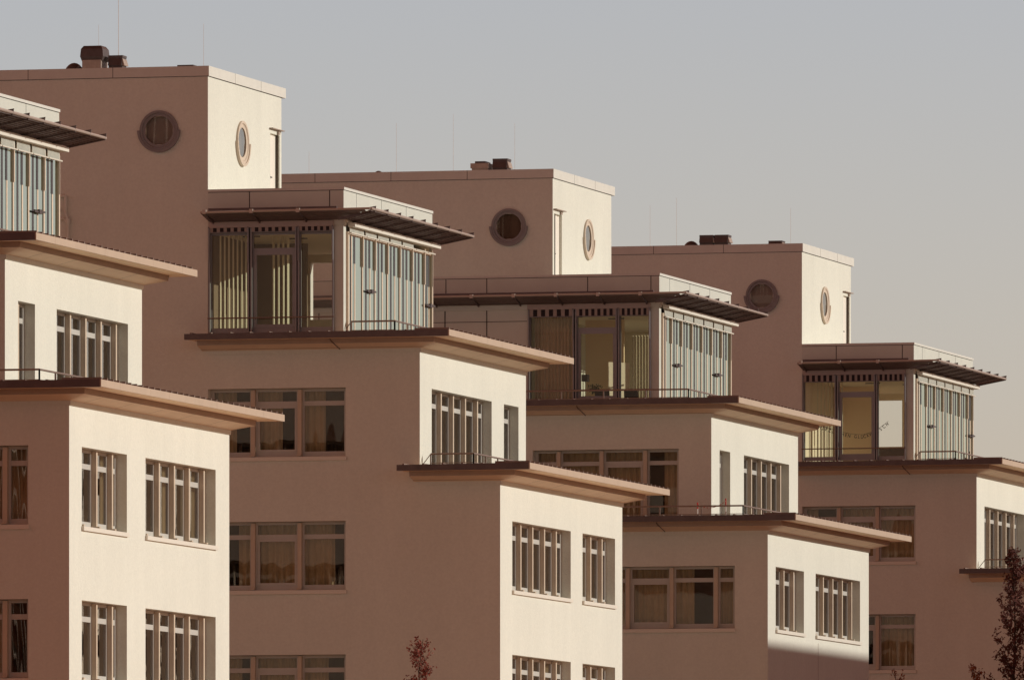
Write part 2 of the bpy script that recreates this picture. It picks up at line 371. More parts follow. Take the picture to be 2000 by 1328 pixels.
# ------------------------------------------------------------------ building
XL, XU, XP, XT, XW = -69.25, -71.30, -73.25, -76.74, -92.0
def building(kind, base, label, idx):
    """kind 'M': every level flush at the front (base = front).  kind 'N': flush at the rear (base = rear)"""
    rng = random.Random(idx * 7 + 3)
    def fr(v):     # (front, rear) of a level of depth v
        return (base, base + v) if kind == 'M' else (base - v, base)
    root = empty('office_building', (-80, base, 0), label, 'building', 'stepped office buildings in a row')
    Lf, Lr = fr(12.6); Uf, Ur = fr(10.6); Pf, Pr = fr(8.6); Tf, Tr = fr(6.8)
    T = .34
    z = lambda a: a + ZC
    flip = (lambda v: base + v) if kind == 'M' else (lambda v: base - v)
    def Yr(v0, v1): a, b = flip(v0), flip(v1); return (min(a, b), max(a, b))
    # ---- window tables ------------------------------------------------------
    if kind == 'M':
        aU = (-76.74, -73.20, [-75.62, -74.42]); aL = (-76.74, -73.20, [-75.62, -74.42])
        bL = [(*Yr(1.2, 7.15), [flip(v) for v in (1.4, 2.6, 3.8, 5.0, 6.2)]), (*Yr(8.38, 11.83), [flip(v) for v in (8.6, 9.8, 11.0)])]
        bU = [(*Yr(1.15, 7.1), [flip(v) for v in (1.4, 2.6, 3.8, 5.0, 6.2)]), (*Yr(8.34, 9.84), [])]
    else:
        aU = (-76.35, -72.22, [-75.65, -74.43, -73.20]); aL = (-74.45, -70.17, [-73.2, -71.97, -70.73])
        bL = [(*Yr(8.2, 11.65), [flip(v) for v in (8.85, 10.05, 11.25)]), (*Yr(1.12, 6.75), [flip(v) for v in (1.58, 2.78, 3.98, 5.18, 6.38)])]
        bU = [(*Yr(8.35, 9.62), [flip(9.15)]), (*Yr(1.12, 6.7), [flip(v) for v in (1.58, 2.78, 3.98, 5.18, 6.38)])]
    # ---- walls --------------------------------------------------------------
    mb = MB()
    hL = [(h + ZC - 1.80, h + ZC) for h in HEADS[1:]]
    opA = [(aL[0], aL[1], a, b) for a, b in hL]; opB = [(o[0], o[1], a, b) for a, b in hL for o in bL]
    wall(mb, 'A', Lf, -1, T, XW, XL, 0, z(13.5), opA); wall(mb, 'B', XL, 1, T, Lf, Lr, 0, z(13.5), opB)
    rear = [-84.0 + 1.2 * k for k in range(5)]; ra, rb = -85.2, -78.0
    wall(mb, 'A', Lr, 1, T, XW, XL, 0, z(13.5), [(ra, rb, a, b) for a, b in hL])
    ub = 13.62 if kind == 'N' else 15.63 - 1.80
    opAU = [(aU[0], aU[1], z(ub), z(15.63))]; opBU = [(o[0], o[1], z(13.62), z(15.63)) for o in bU]
    wall(mb, 'A', Uf, -1, T, XW, XU, z(13.5), z(16.8), opAU); wall(mb, 'B', XU, 1, T, Uf, Ur, z(13.5), z(16.8), opBU)
    wall(mb, 'A', Ur, 1, T, XW, XU, z(13.5), z(16.8), [(ra, rb, z(15.63 - 1.80), z(15.63))])
    # tower
    ztop = 23.40
    ta = (Tf, -1); tb = (Tr, 1)
    wall(mb, 'A', Tf, -1, .3, XW, XT, z(16.8), z(ztop), [(-78.35, -77.65, z(22.07) - .35, z(22.07) + .35)]); wall(mb, 'A', Tr, 1, .3, XW, XT, z(16.8), z(ztop), [])
    dY = Yr(5.75, 6.62); pv = 3.1 if kind == 'M' else 2.75
    wall(mb, 'B', XT, 1, .09, Tf, Tr, z(16.8), z(ztop), [(dY[0], dY[1], z(20.2), z(22.42)), (flip(pv) - .375, flip(pv) + .375, z(21.98) - .375, z(21.98) + .375)])
    mb.box(XW + .01, XT - .35, Tf + .35, Tr - .35, z(23.2), z(23.3))
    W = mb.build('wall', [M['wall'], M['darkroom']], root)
    # tower parapet band
    pb = MB()
    ro = .32
    y0, y1 = Tf - .02, Tr + ro
    pb.box(XT - .3, XT + .03, y0, y1, z(ztop), z(23.65)); pb.box(XW, XT - .3, y0, y0 + .3, z(ztop), z(23.65)); pb.box(XW, XT - .3, y1 - .3, y1, z(ztop), z(23.65))
    pb.box(XW, XT - .3, y0 + .3, y1 - .3, z(23.2), z(23.5))
    for x in (-79.2, -81.4, -83.6, -85.8): pb.box(x, x + .012, y0 - .003, y0, z(ztop), z(23.65), 1)
    for y in (y0 + 2.4, y0 + 4.8): pb.box(XT + .03, XT + .032, y, y + .012, z(ztop), z(23.65), 1)
    pb.box(XW, XT + .014, y0 + .006, y0 + .01, z(ztop) - .012, z(ztop), 1); pb.box(XT + .004, XT + .012, y0, Tr, z(ztop) - .014, z(ztop), 1)
    pb.build('parapet', [M['band'], M['joint']], root)
    # tower door
    dm = MB(); dm.box(XT - .088, XT - .075, dY[0], dY[1], z(20.2), z(22.42)); D = dm.build('door', M['door'], root)
    hb = MB(); hy = dY[0] + .12; hb.box(XT - .075, XT - .035, hy, hy + .05, z(21.28), z(21.34)); hb.box(XT - .035, XT - .02, hy, hy + .14, z(21.3), z(21.33)); hb.build('handle', M['dark'], D)
    cb = MB(); cb.box(XT + .002, XT + .10, dY[0] - .1, dY[1] + .15, z(22.53), z(22.55)); cb.box(XT + .002, XT + .05, dY[1] - .25, dY[1] - .1, z(22.43), z(22.5)); cb.build('door_canopy', M['soffit_edge'], root)
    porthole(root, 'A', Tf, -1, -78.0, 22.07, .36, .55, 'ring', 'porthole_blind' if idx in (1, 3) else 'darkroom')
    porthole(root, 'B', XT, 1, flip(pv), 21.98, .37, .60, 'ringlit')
    # ---- interiors ----------------------------------------------------------
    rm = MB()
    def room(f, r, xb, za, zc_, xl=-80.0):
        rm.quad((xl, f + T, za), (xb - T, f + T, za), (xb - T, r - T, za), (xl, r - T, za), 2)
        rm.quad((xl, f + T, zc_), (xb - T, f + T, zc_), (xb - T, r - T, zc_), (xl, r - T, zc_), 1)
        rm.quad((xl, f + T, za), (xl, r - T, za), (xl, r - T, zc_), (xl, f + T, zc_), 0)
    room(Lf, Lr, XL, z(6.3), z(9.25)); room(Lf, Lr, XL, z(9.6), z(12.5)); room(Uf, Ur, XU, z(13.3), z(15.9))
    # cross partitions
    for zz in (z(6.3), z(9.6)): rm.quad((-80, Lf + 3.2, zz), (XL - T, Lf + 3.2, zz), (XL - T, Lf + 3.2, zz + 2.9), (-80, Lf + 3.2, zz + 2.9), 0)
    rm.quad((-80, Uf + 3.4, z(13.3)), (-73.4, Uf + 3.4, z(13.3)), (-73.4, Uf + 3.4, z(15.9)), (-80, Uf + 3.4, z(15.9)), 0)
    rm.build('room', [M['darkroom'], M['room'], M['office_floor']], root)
    # ---- windows ------------------------------------------------------------
    for h in HEADS[1:]:
        window(root, 'A', Lf, -1, aL[0], aL[1], h, aL[2], sash=(1,), gl='gA', rng=rng, curtain=.9)
        for o in bL: window(root, 'B', XL, 1, o[0], o[1], h, o[2], gl='gB', rng=rng, curtain=.2)
    window(root, 'A', Uf, -1, aU[0], aU[1], HEADS[0], aU[2], sash=(1,) if kind == 'M' else (2,), gl='gA', rng=rng, curtain=.95,
           bottom=None if kind == 'M' else 13.62, sill=(kind == 'M'))
    for h, yy_ in ((HEADS[0], Ur), (HEADS[1], Lr), (HEADS[2], Lr)): window(root, 'A', yy_, 1, ra, rb, h, rear, gl='gB', rng=rng, curtain=1.0)
    for o in bU: window(root, 'B', XU, 1, o[0], o[1], HEADS[0], o[2], gl='gB', rng=rng, bottom=13.66, sill=False, curtain=.2)
    # ---- cornices -----------------------------------------------------------
    for (f, r, xb, zt, xl) in ((Uf, Ur, XU, 16.95, XT), (Lf, Lr, XL, 13.65, XU)):
        zt = z(zt)
        def path(xs):
            return [(xs, f), (xb, f), (xb, r), (XW, r)] if kind == 'M' else [(XW, f), (xb, f), (xb, r), (xs, r)]
        m1 = MB()
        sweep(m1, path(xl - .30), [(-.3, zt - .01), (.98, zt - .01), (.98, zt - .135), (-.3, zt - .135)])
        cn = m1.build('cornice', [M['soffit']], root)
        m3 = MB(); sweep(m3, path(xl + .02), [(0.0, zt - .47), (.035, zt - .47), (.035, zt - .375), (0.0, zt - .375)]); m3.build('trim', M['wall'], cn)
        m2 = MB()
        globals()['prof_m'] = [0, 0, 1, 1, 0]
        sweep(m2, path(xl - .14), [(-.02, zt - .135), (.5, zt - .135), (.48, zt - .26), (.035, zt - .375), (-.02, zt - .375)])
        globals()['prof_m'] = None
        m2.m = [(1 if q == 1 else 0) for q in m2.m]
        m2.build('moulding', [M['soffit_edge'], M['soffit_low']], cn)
        # gutter on the front (and rear), light fascia on the side; shade and sun are mixed into their colours
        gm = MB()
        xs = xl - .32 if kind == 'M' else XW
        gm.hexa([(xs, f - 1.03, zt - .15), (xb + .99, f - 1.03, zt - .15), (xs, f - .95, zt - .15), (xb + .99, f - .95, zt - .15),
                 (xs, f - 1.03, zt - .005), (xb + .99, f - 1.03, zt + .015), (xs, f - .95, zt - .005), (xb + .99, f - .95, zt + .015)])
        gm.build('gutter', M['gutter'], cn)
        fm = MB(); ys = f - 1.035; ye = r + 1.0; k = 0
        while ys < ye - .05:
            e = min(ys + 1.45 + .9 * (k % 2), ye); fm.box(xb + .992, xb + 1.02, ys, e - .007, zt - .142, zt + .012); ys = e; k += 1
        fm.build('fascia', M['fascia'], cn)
        # seam-metal roof with standing seams
        rf = MB(); nn = int((r - f + 2) / .45)
        sweep(rf, path(xl - .28), [(-2.1, zt - .06), (.94, zt - .002), (.94, zt - .008), (-2.1, zt - .4)])
        y = f - .9
        while y < r + .9:
            rf.box(xb + .1, xb + .985, y, y + .05, zt - .005, zt + .065); y += .45
        x = xl - .2 if kind == 'M' else -79.5
        while x < xb + .9:
            rf.box(x, x + .05, f - .94, f + (.05 if x < xb - 2.1 else .9), zt - .02, zt + .03); x += .5
        rf.build('roof', M['roof'], root)
        # expansion joint / conduit on the front soffit
        cm = MB(); xj = xb + ((-2.17 if idx != 3 else -2.2) if kind == 'M' else (-3.68 if xb == XU else -3.0))
        if kind == 'M' and xb == XL: continue
        cm.tube((xj, f - .5, zt - .14), (xj + .03, f - .505, zt - .2), .012, mi=0); cm.tube((xj + .03, f - .505, zt - .2), (xj + .10, f - .50, zt - .265), .012); cm.tube((xj + .10, f - .50, zt - .265), (xj + .14, f - .06, zt - .38), .012)
        cm.build('drain_pipe', M['gutter'], cn)
    # ---- railings -----------------------------------------------------------
    def rail(parent, f, r, xs, xc, zt, zb):
        mb_ = MB(); zt = z(zt); zb = z(zb)
        pts = [(xs, f), (xc, f), (xc, r)]
        for a, b in zip(pts, pts[1:]):
            d = Vector((b[0] - a[0], b[1] - a[1])); n_ = max(1, round(d.length / 1.2))
            mb_.tube((*a, zt), (*b, zt), .022, n=8); mb_.tube((*a, zt - .22), (*b, zt - .22), .010, n=6)
            for i in range(n_ + 1):
                q = (a[0] + d.x * i / n_, a[1] + d.y * i / n_); mb_.box(q[0] - .016, q[0] + .016, q[1] - .016, q[1] + .016, zb, zt)
        if kind == 'M': mb_.tube((xs, f, zt), (xs - .25, f, zt - .32), .012, n=6)
        mb_.build('railing', M['rail'], parent)
    rail(root, Uf + .3, Ur - .25, (XP + .12) if kind == 'M' else -84, XU - .72, 17.27, 16.7)
    rail(root, Lf + .3, Lr - .25, (XU + .2) if kind == 'M' else -84, XL - .76, 13.97, 13.4)
    # ---- penthouse ----------------------------------------------------------
    xg0 = XT if kind == 'M' else -77.0
    pp = MB()
    ztp = 20.58; zb_ = z(19.95)
    wl = XW if kind == 'N' else XT
    # attic band panels above the glazing (front, side, rear)
    yb = Pr if kind == 'M' else Pr
    pp.box(wl, XP, Pf, Pf + .25, z(19.66), z(20.50)); pp.box(XP - .25, XP, Pf + .25, Pr - .25, z(19.66), z(20.50)); rw = XW if kind == 'M' else XT + .01; pp.box(rw, XP, Pr - .25, Pr, z(19.66), z(20.50))
    pp.box(wl, XP + .02, Pf - .02, Pf + .25, z(20.515), z(ztp), 2); pp.box(XP - .25, XP + .02, Pf + .25, Pr - .25, z(20.515), z(ztp), 2); pp.box(rw, XP + .02, Pr - .25, Pr + .02, z(20.515), z(ztp), 2)
    pp.box(wl + .02, XP - .02, Pf + .01, Pf + .23, z(20.50), z(20.515), 1); pp.box(XP - .24, XP - .012, Pf + .25, Pr - .25, z(20.50), z(20.515), 1); pp.box(rw, XP - .02, Pr - .23, Pr - .01, z(20.50), z(20.515), 1)
    for x in ((-75.68, -73.62) if kind == 'M' else (-79.35, -78.16 - .02, -75.3, -73.5)):
        if x in (-78.18,): continue
        pp.box(x, x + .022, Pf - .004, Pf, z(19.9), z(20.5), 1)
    for y in (1.2, 3.6, 6.0): pp.box(XP, XP + .003, Pf + y, Pf + y + .016, z(19.9), z(20.5), 1)
    pp.box(XT + .02, XP - .25, Pf + .25, Pr - .25, z(20.3), z(20.4))
    # corner pillar, inner ends
    pp.box(XP - .26, XP - .02, Pf + .06, Pf + .30, z(16.9), z(19.66), 0)
    # rear wall with a window, blind side wall by the tower
    if kind == 'M':
        wall(pp, 'A', Pr, 1, .25, XW, XP - .02, z(16.8), z(19.66), [(-76.4, -75.45, z(17.85), z(19.3)), (-75.1, -73.7, z(17.6), z(19.3))], 0, 3)
    else:
        wall(pp, 'A', Pr, 1, .25, XT + .01, XP - .02, z(16.8), z(19.66), [], 0, 3)
        # solid panelled front left of the glazing
        wall(pp, 'A', Pf, -1, .25, XW, xg0, z(16.8), z(19.66), [], 0, 3)
        for x in (-78.18, -80.6, -83.0): pp.box(x, x + .022, Pf - .012, Pf, z(16.9), z(19.62), 1)
        pp.box(-79.38, -79.35, Pf - .006, Pf, z(16.9), z(19.62), 1)
        for zz in (19.30, 18.35): pp.box(XW, xg0 - .02, Pf - .007, Pf, z(zz), z(zz) + .015, 1)
        pp.box(XW, xg0, Pf - .05, Pf, z(19.62), z(19.76), 0)
    pp.build('penthouse_wall', [M['panel'], M['joint'], M['band'], M['ceil']], root)
    # room inside
    ri = MB()
    xr0 = xg0 + .03 if kind == 'M' else -79.5
    ri.quad((xr0, Pf + .2, z(16.38)), (XP - .1, Pf + .2, z(16.38)), (XP - .1, Pr - .25, z(16.38)), (xr0, Pr - .25, z(16.38)), 2)
    ri.quad((xr0, Pf + .2, z(19.50)), (XP - .1, Pf + .2, z(19.50)), (XP - .1, Pr - .25, z(19.50)), (xr0, Pr - .25, z(19.50)), 1)
    ri.quad((xr0, Pf + .1, z(16.4)), (xr0, Pr - .25, z(16.4)), (xr0, Pr - .25, z(19.50)), (xr0, Pf + .1, z(19.50)), 4 if idx != 3 else 1)
    # cupboard / partition block inside
    if kind == 'N': ri.box(-76.1 , -75.0, Pf + 3.0, Pf + 3.1, z(16.95), z(19.5), 5)
    else: ri.box(-76.7, -75.35, Pf + 4.2, Pf + 4.3, z(16.4), z(19.5), 4 if idx == 1 else 5)
    if kind == 'N':      # sunlit open door leaves inside
        for (xa, ya, xb_, yb_, zt_) in ((-75.12, Pf + 1.7, -74.66, Pf + 2.3, 18.25), (-76.62, Pf + 2.2, -76.25, Pf + 2.7, 18.0)):
            ri.quad((xa, ya, z(16.4)), (xb_, yb_, z(16.4)), (xb_, yb_, z(zt_)), (xa, ya, z(zt_)), 1)
    for k in range(3): ri.box(-76.2 + k * .95, -75.75 + k * .95, Pf + 1.2 + k, Pf + 1.26 + k, z(19.47), z(19.498), 3)
    ri.build('room', [M['darkroom'], M['ceil'], M['floor'], M['dark'], M['brownwall'], M['tanwall']], root)
    # front lintel board, head frame
    xe = XP - .02
    hm = MB(); hm.box(xg0 + (.03 if kind == 'M' else 0), XP - .25, Pf - .06, Pf + .02, z(19.62), z(19.76)); hm.build('lintel', M['lintel'], root)
    # front glazing : three bays
    ms = [xg0, -75.66, -74.44, XP - .24]
    zg0, zg1 = z(17.02), z(19.44)
    for i in range(3):
        a, b = ms[i], ms[i + 1]
        f_ = MB(); y0 = Pf + .10; y1 = Pf + .16
        f_.box(a, a + .07, y0, y1, zg0, zg1 + .20); f_.box(b - .07, b, y0, y1, zg0, zg1 + .20)
        f_.box(a + .07, b - .07, y0, y1, zg1, zg1 + .06); f_.box(a + .07, b - .07, y0, y1, zg0, zg0 + .12)
        for e in (a + .035, b - .035): f_.box(e - .018, e + .018, y0 - .12, y0, zg0, zg1 + .2)
        if i == 1:
            f_.box(a + .07, b - .07, y0, y1, z(19.02), z(19.11))
            f_.box(a + .07, a + .15, y0 - .015, y1, zg0 + .12, z(19.02)); f_.box(b - .15, b - .07, y0 - .015, y1, zg0 + .12, z(19.02)); f_.box(a + .15, b - .15, y0 - .015, y1, z(18.94), z(19.02)); f_.box(a + .15, b - .15, y0 - .015, y1, zg0 + .12, zg0 + .2)
        else:
            f_.box(a + .02, a + .05, y0 - .16, y0 - .12, z(18.78), zg1 + .2); f_.box(b - .05, b - .02, y0 - .16, y0 - .12, z(18.78), zg1 + .2)
        Wd = f_.build('window', M['frame_dark'], root)
        q = MB(); q.quad((a + .05, Pf + .13, zg0 + .05), (b - .05, Pf + .13, zg0 + .05), (b - .05, Pf + .13, zg1 + .03), (a + .05, Pf + .13, zg1 + .03)); q.build('pane', M['gP'], Wd)
        q = MB(); q.tube((a, Pf - .03, z(17.38)), (b, Pf - .03, z(17.38)), .018); q.build('guard_bar', M['rail'], Wd)
        # striped awning valance
        q = MB(); drop = .115 if idx == 1 else .20; n_ = 13 if i == 1 else 11
        for k in range(n_):
            u0 = a + .05 + (b - a - .1) * k / n_; u1 = a + .05 + (b - a - .1) * (k + 1) / n_
            q.box(u0, u1, Pf - .015 - .01 * (k % 2), Pf + .01, zg1 + .19 - drop, zg1 + .19, k % 2)
        q.build('awning', [M['stripe_l'], M['stripe_d']], root)
        q = MB(); q.tube((a + .04, Pf - .02, zg1 + .18 - drop), (b - .04, Pf - .02, zg1 + .18 - drop), .014); q.build('awning_bar', M['frame_dark'], root)
    # curtains and vertical blinds behind the front bays
    def slats(u0, u1, n_, y, z0_, z1_, wdt, ang, matn, name='vertical_blind'):
        q = MB()
        for k in range(n_):
            u = u0 + (u1 - u0) * (k + .5) / n_; dx, dy = wdt / 2 * math.cos(ang), wdt / 2 * math.sin(ang)
            q.quad((u - dx, y - dy, z0_), (u + dx, y + dy, z0_), (u + dx, y + dy, z1_), (u - dx, y - dy, z1_))
        q.build(name, M[matn], root)
    if idx in (1, 3):
        slats(-76.6, -75.72, 8, Pf + (.45 if idx == 1 else 1.3), zg0, zg1 + .05, .062, R(62), 'blind')
    if idx == 1: slats(-75.5, -75.0, 4, Pf + 1.4, zg0, zg1 + .05, .085, R(62), 'blind')
    if kind == 'N':
        slats(-74.3, -73.55, 9, Pf + 1.1, zg0, zg1 - .5, .06, R(70), 'curtain')
        q = MB(); prev = None; n_ = 60
        for k in range(n_ + 1):
            u = -76.9 + 1.2 * k / n_; d = Pf + .42 + .04 * math.sin(k * 1.25) + .02 * math.sin(k * .37)
            cur = ((u, d, zg0), (u, d, zg1 + .05))
            if prev: q.quad(prev[0], cur[0], cur[1], prev[1])
            prev = cur
        q.build('curtain', M['curtain'], root)
    # side glazing
    vp = [.12, 1.8, 3.0, 4.2, 5.4, 6.6, 7.8, 8.52] if kind == 'M' else [.12, 1.42, 2.62, 3.84, 5.04, 6.22, 7.42, 8.52]
    for i in range(len(vp) - 1):
        a, b = Pf + vp[i], Pf + vp[i + 1]; a0 = a
        if i == 0: a0 = Pf + .30
        f_ = MB(); xo = XP - .02
        if i > 0: f_.box(xo - .06, xo + .022, a - .04, a + .04, zg0 - .05, zg1 + .06)
        else: f_.box(xo - .06, xo + .06, Pf + .30, Pf + .40, zg0 - .05, zg1 + .06); f_.box(xo - .06, xo + .022, Pf + .72, Pf + .80, zg0 - .05, zg1 + .06)
        if i == len(vp) - 2: f_.box(xo - .06, xo + .05, b - .03, b + .05, zg0 - .05, zg1 + .1)
        f_.box(xo - .06, xo + .018, a0 + .05, b - .05, zg1 - .02, zg1 + .06); f_.box(xo - .06, xo + .02, a0 + .05, b - .05, zg0 - .05, zg0 + .04)
        # awning arm rails in the upper quarter
        f_.box(xo + .023, xo + .05, b - .035, b + .02, z(18.72 - .012 * i), zg1 + .12)
        mid = (a + b) / 2 + .12
        if i > 0 or kind == 'M':
            f_.box(xo - .04, xo + .013, mid - .03, mid + .055, zg0, z(18.75 - .02 * i))
        Wd = f_.build('window', M['post'], root)
        q = MB(); q.box(xo - .04, xo + .011, mid - .09, mid + .05, z(18.75 - .02 * i), zg1); q.box(xo - .03, xo + .007, a0 + (b - a0) * .25, a0 + (b - a0) * .25 + .14, zg0, zg1); q.build('mullion', M['dark'], Wd)
        q = MB(); q.quad((xo + .004, a0, zg0), (xo + .004, b, zg0), (xo + .004, b, zg1), (xo + .004, a0, zg1)); q.build('pane', M['gS'], Wd)
        if i in ((1, 6) if kind == 'M' else (1, 5)):
            for zz in (18.15, 17.12):
                q = MB()
                for s_ in (-1, 1):
                    q.box(xo + .05, xo + .075, mid + s_ * .02, mid + s_ * .42, z(zz) - .02 + .012 * s_, z(zz) + .02 + .012 * s_)
                q.box(xo + .04, xo + .09, mid - .1, mid + .1, z(zz) - .05, z(zz) + .05)
                q.build('pane_clamp', M['ventdark'], Wd)
        q = MB(); n_ = 12; drop = .13 if idx == 1 else .2
        if not (idx == 1 and i >= 5):
            for k in range(n_):
                u0 = a0 + .08 + (b - a0 - .16) * k / n_; u1 = a0 + .08 + (b - a0 - .16) * (k + .62) / n_; u2 = a0 + .08 + (b - a0 - .16) * (k + 1) / n_
                q.box(xo + .06, xo + .085, u0, u1, zg1 + .18 - drop, zg1 + .18, 0); q.box(xo + .058, xo + .065, u1, u2, zg1 + .18 - drop, zg1 + .18, 1)
            q.build('awning', [M['stripe_l'] if False else M['panel'], M['stripe_d']], root)
        q = MB(); q.tube((xo + .12, a0 + .03, zg1 + .16 - drop), (xo + .12, b - .03, zg1 + .16 - drop), .02); q.build('awning_bar', M['sill'], root)
    # vertical blinds just inside the side glazing
    q = MB(); y = Pf + 1.0
    while y < Pr - .4:
        q.quad((XP - .34, y, zg0), (XP - .27, y + .02, zg0), (XP - .27, y + .02, zg1), (XP - .34, y, zg1)); y += .3
    q.build('vertical_blind', M['blind'], root)
    # blind box (light ledge) above the side glazing
    q = MB(); q.box(XP + .02, XP + .20, Pf + .35, Pr + .12, z(19.62), z(19.72)); q.box(XP, XP + .03, Pf + .25, Pr, z(19.72), z(19.9)); q.build('blind_box', M['sill'], root)
    # ---- sun-louvre canopy --------------------------------------------------
    xo, xi = XP + .92, XP + .02; yf = Pf - .82; zi, zo = z(19.80), z(19.96)
    cs = -76.70 if kind == 'M' else -90.0
    cp = MB(); nb = 9
    for k in range(nb):                       # blades along the side, running in Y
        t0, t1 = (k + .08) / nb, (k + .80) / nb
        xa, xb_ = xi + (xo - xi) * t0, xi + (xo - xi) * t1; za, zb2 = zi + (zo - zi) * t0, zi + (zo - zi) * t1
        ys = Pf - .02 - .8 * t0; ye = Pr + .6
        cp.hexa([(xa, ys, za - .02), (xb_, ys, zb2 - .035), (xa, ye, za - .02), (xb_, ye, zb2 - .035), (xa, ys, za), (xb_, ys, zb2), (xa, ye, za), (xb_, ye, zb2)])
    for k in range(5):                        # blades along the front, running in X
        t0, t1 = (k + .08) / 5, (k + .86) / 5
        ya, yb2 = Pf - .02 - .8 * t0, Pf - .02 - .8 * t1; za, zb2 = zi + (zo - zi) * t0, zi + (zo - zi) * t1; xe_ = xi + (xo - xi) * t0
        cp.hexa([(cs, yb2, zb2 - .03), (xe_, yb2, zb2 - .03), (cs, ya, za - .03), (xe_, ya, za - .03), (cs, yb2, zb2), (xe_, yb2, zb2), (cs, ya, za), (xe_, ya, za)])
    cp.box(cs + .05, XP - .1, Pf - .30, Pf - .24, z(19.96), z(20.09))
    CN = cp.build('sun_canopy', M['blade'], root)
    q = MB(); q.tube((cs, yf, zo - .01), (xo - .02, yf, zo + .02), .028, n=8); q.tube((xo, yf + .02, zo + .02), (xo, Pr + .6, zo), .035, n=8)
    q.build('tube', M['tube'], CN)
    y = Pf - .5
    while y < Pr + .7:
        q = MB()
        q.hexa([(xi - .02, y, zi - .07), (xo + .02, y, zo - .05), (xi - .02, y + .03, zi - .07), (xo + .02, y + .03, zo - .05), (xi - .02, y, zi - .01), (xo + .02, y, zo + .02), (xi - .02, y + .03, zi - .01), (xo + .02, y + .03, zo + .02)])
        q.hexa([(xo - .22, y, zo + .015), (xo + .03, y, zo + .015), (xo - .22, y + .03, zo + .015), (xo + .03, y + .03, zo + .015), (xo - .12, y, zo + .075), (xo + .045, y, zo + .10), (xo - .12, y + .03, zo + .075), (xo + .045, y + .03, zo + .10)])
        q.build('bracket', M['gutter'], CN); y += 1.2
    x = -76.6
    xs_ = [x + 1.2 * k for k in range(3)] if kind == 'M' else [-83.2 + 1.2 * k for k in range(9)]
    for x in xs_:
        q = MB(); q.hexa([(x, yf, zo - .05), (x + .03, yf, zo - .05), (x, Pf, zi - .1), (x + .03, Pf, zi - .1), (x, yf, zo + .02), (x + .03, yf, zo + .02), (x, Pf, zi), (x + .03, Pf, zi)]); q.build('bracket', M['gutter'], CN)
        q = MB(); q.box(x - .04, x + .05, yf - .045, yf + .03, zo - .045, zo + .055); q.build('clamp', M['tube'], CN)
    return root

def vent(parent, kind, x, y, z0, wd, h):
    z0 += ZC; q = MB()
    if kind == 'dome':
        n, m = 16, 6; rr = wd / 2; k0 = len(q.v)
        for j in range(m + 1):
            t = math.pi / 2 * j / m
            for i in range(n): q.v.append((x + rr * math.cos(t) * math.cos(2 * math.pi * i / n), y + rr * math.cos(t) * math.sin(2 * math.pi * i / n), z0 + h * math.sin(t)))
        for j in range(m):
            for i in range(n): q.f.append((k0 + j * n + i, k0 + j * n + (i + 1) % n, k0 + (j + 1) * n + (i + 1) % n, k0 + (j + 1) * n + i)); q.m.append(0)
        q.tube((x, y, z0 - .5), (x, y, z0 + .02), rr * .95, n=16)
        return q.build('roof_vent', M['ventdark'], parent, smooth=True)
    if kind == 'cowl':                        # octagonal hood on a lighter body
        a = wd / 2
        q.box(x - a * .82, x + a * .82, y - a, y + a, z0 - .4, z0 + h * .55, 0)
        for (w0, w1, za, zb) in ((.88, 1.0, .52, .66), (1.0, .94, .66, .9), (.94, .75, .9, 1.0)):
            za, zb = z0 + h * za, z0 + h * zb
            q.hexa([(x - a * w0, y - a * w0, za), (x + a * w0, y - a * w0, za), (x - a * w0, y + a * w0, za), (x + a * w0, y + a * w0, za), (x - a * w1, y - a * w1, zb), (x + a * w1, y - a * w1, zb), (x - a * w1, y + a * w1, zb), (x + a * w1, y + a * w1, zb)], 1)
        q.tube((x - a * .95, y - a, z0 + .08), (x - a * 1.25, y - a, z0 + .22), .03, mi=1); q.tube((x - a * 1.25, y - a, z0 + .22), (x - a * 1.0, y - a, z0 + .3), .03, mi=1)
        return q.build('roof_vent', [M['vent'], M['ventdark']], parent)
    if kind == 'box':                         # louvred exhaust box
        a = wd / 2
        q.box(x - a, x + a, y - a, y + a, z0 - .4, z0 + h * .9, 1)
        for k in range(2):
            zz = z0 + h * (.12 + .42 * k); q.hexa([(x - a, y - a - .06, zz), (x + a * .95, y - a - .06, zz), (x - a, y - a, zz), (x + a * .95, y - a, zz), (x - a, y - a - .01, zz + h * .3), (x + a * .95, y - a - .01, zz + h * .3), (x - a, y - a, zz + h * .3), (x + a * .95, y - a, zz + h * .3)], 1)
            q.hexa([(x + a, y - a, zz), (x + a + .06, y - a, zz), (x + a, y + a, zz), (x + a + .06, y + a, zz), (x + a, y - a, zz + h * .3), (x + a + .01, y - a, zz + h * .3), (x + a, y + a, zz + h * .3), (x + a + .01, y + a, zz + h * .3)], 0)
        q.box(x - a * 1.02, x + a * 1.05, y - a * 1.02, y + a * 1.05, z0 + h * .9, z0 + h, 1)
        return q.build('roof_vent', [M['vent'], M['ventdark']], parent)
    if kind == 'duct':                        # wide flat box with hood
        a = wd / 2
        q.box(x - a * .9, x + a * .9, y - .3, y + .3, z0 - .4, z0 + h * .6, 0); q.box(x - a, x + a, y - .36, y + .36, z0 + h * .6, z0 + h * .88, 0); q.box(x - a * .55, x + a * .6, y - .3, y + .3, z0 + h * .88, z0 + h, 1)
        return q.build('roof_vent', [M['vent'], M['ventdark']], parent)
def rod(parent, x, y, ztop, zb=23.4, r=.005):
    q = MB(); q.tube((x, y, zb + ZC), (x, y, ztop + ZC), r, r * .7, n=6); q.tube((x, y, zb + ZC), (x, y, zb + ZC + .3), r * 2.2, n=6)
    q.build('lightning_rod', M['rod'], parent)

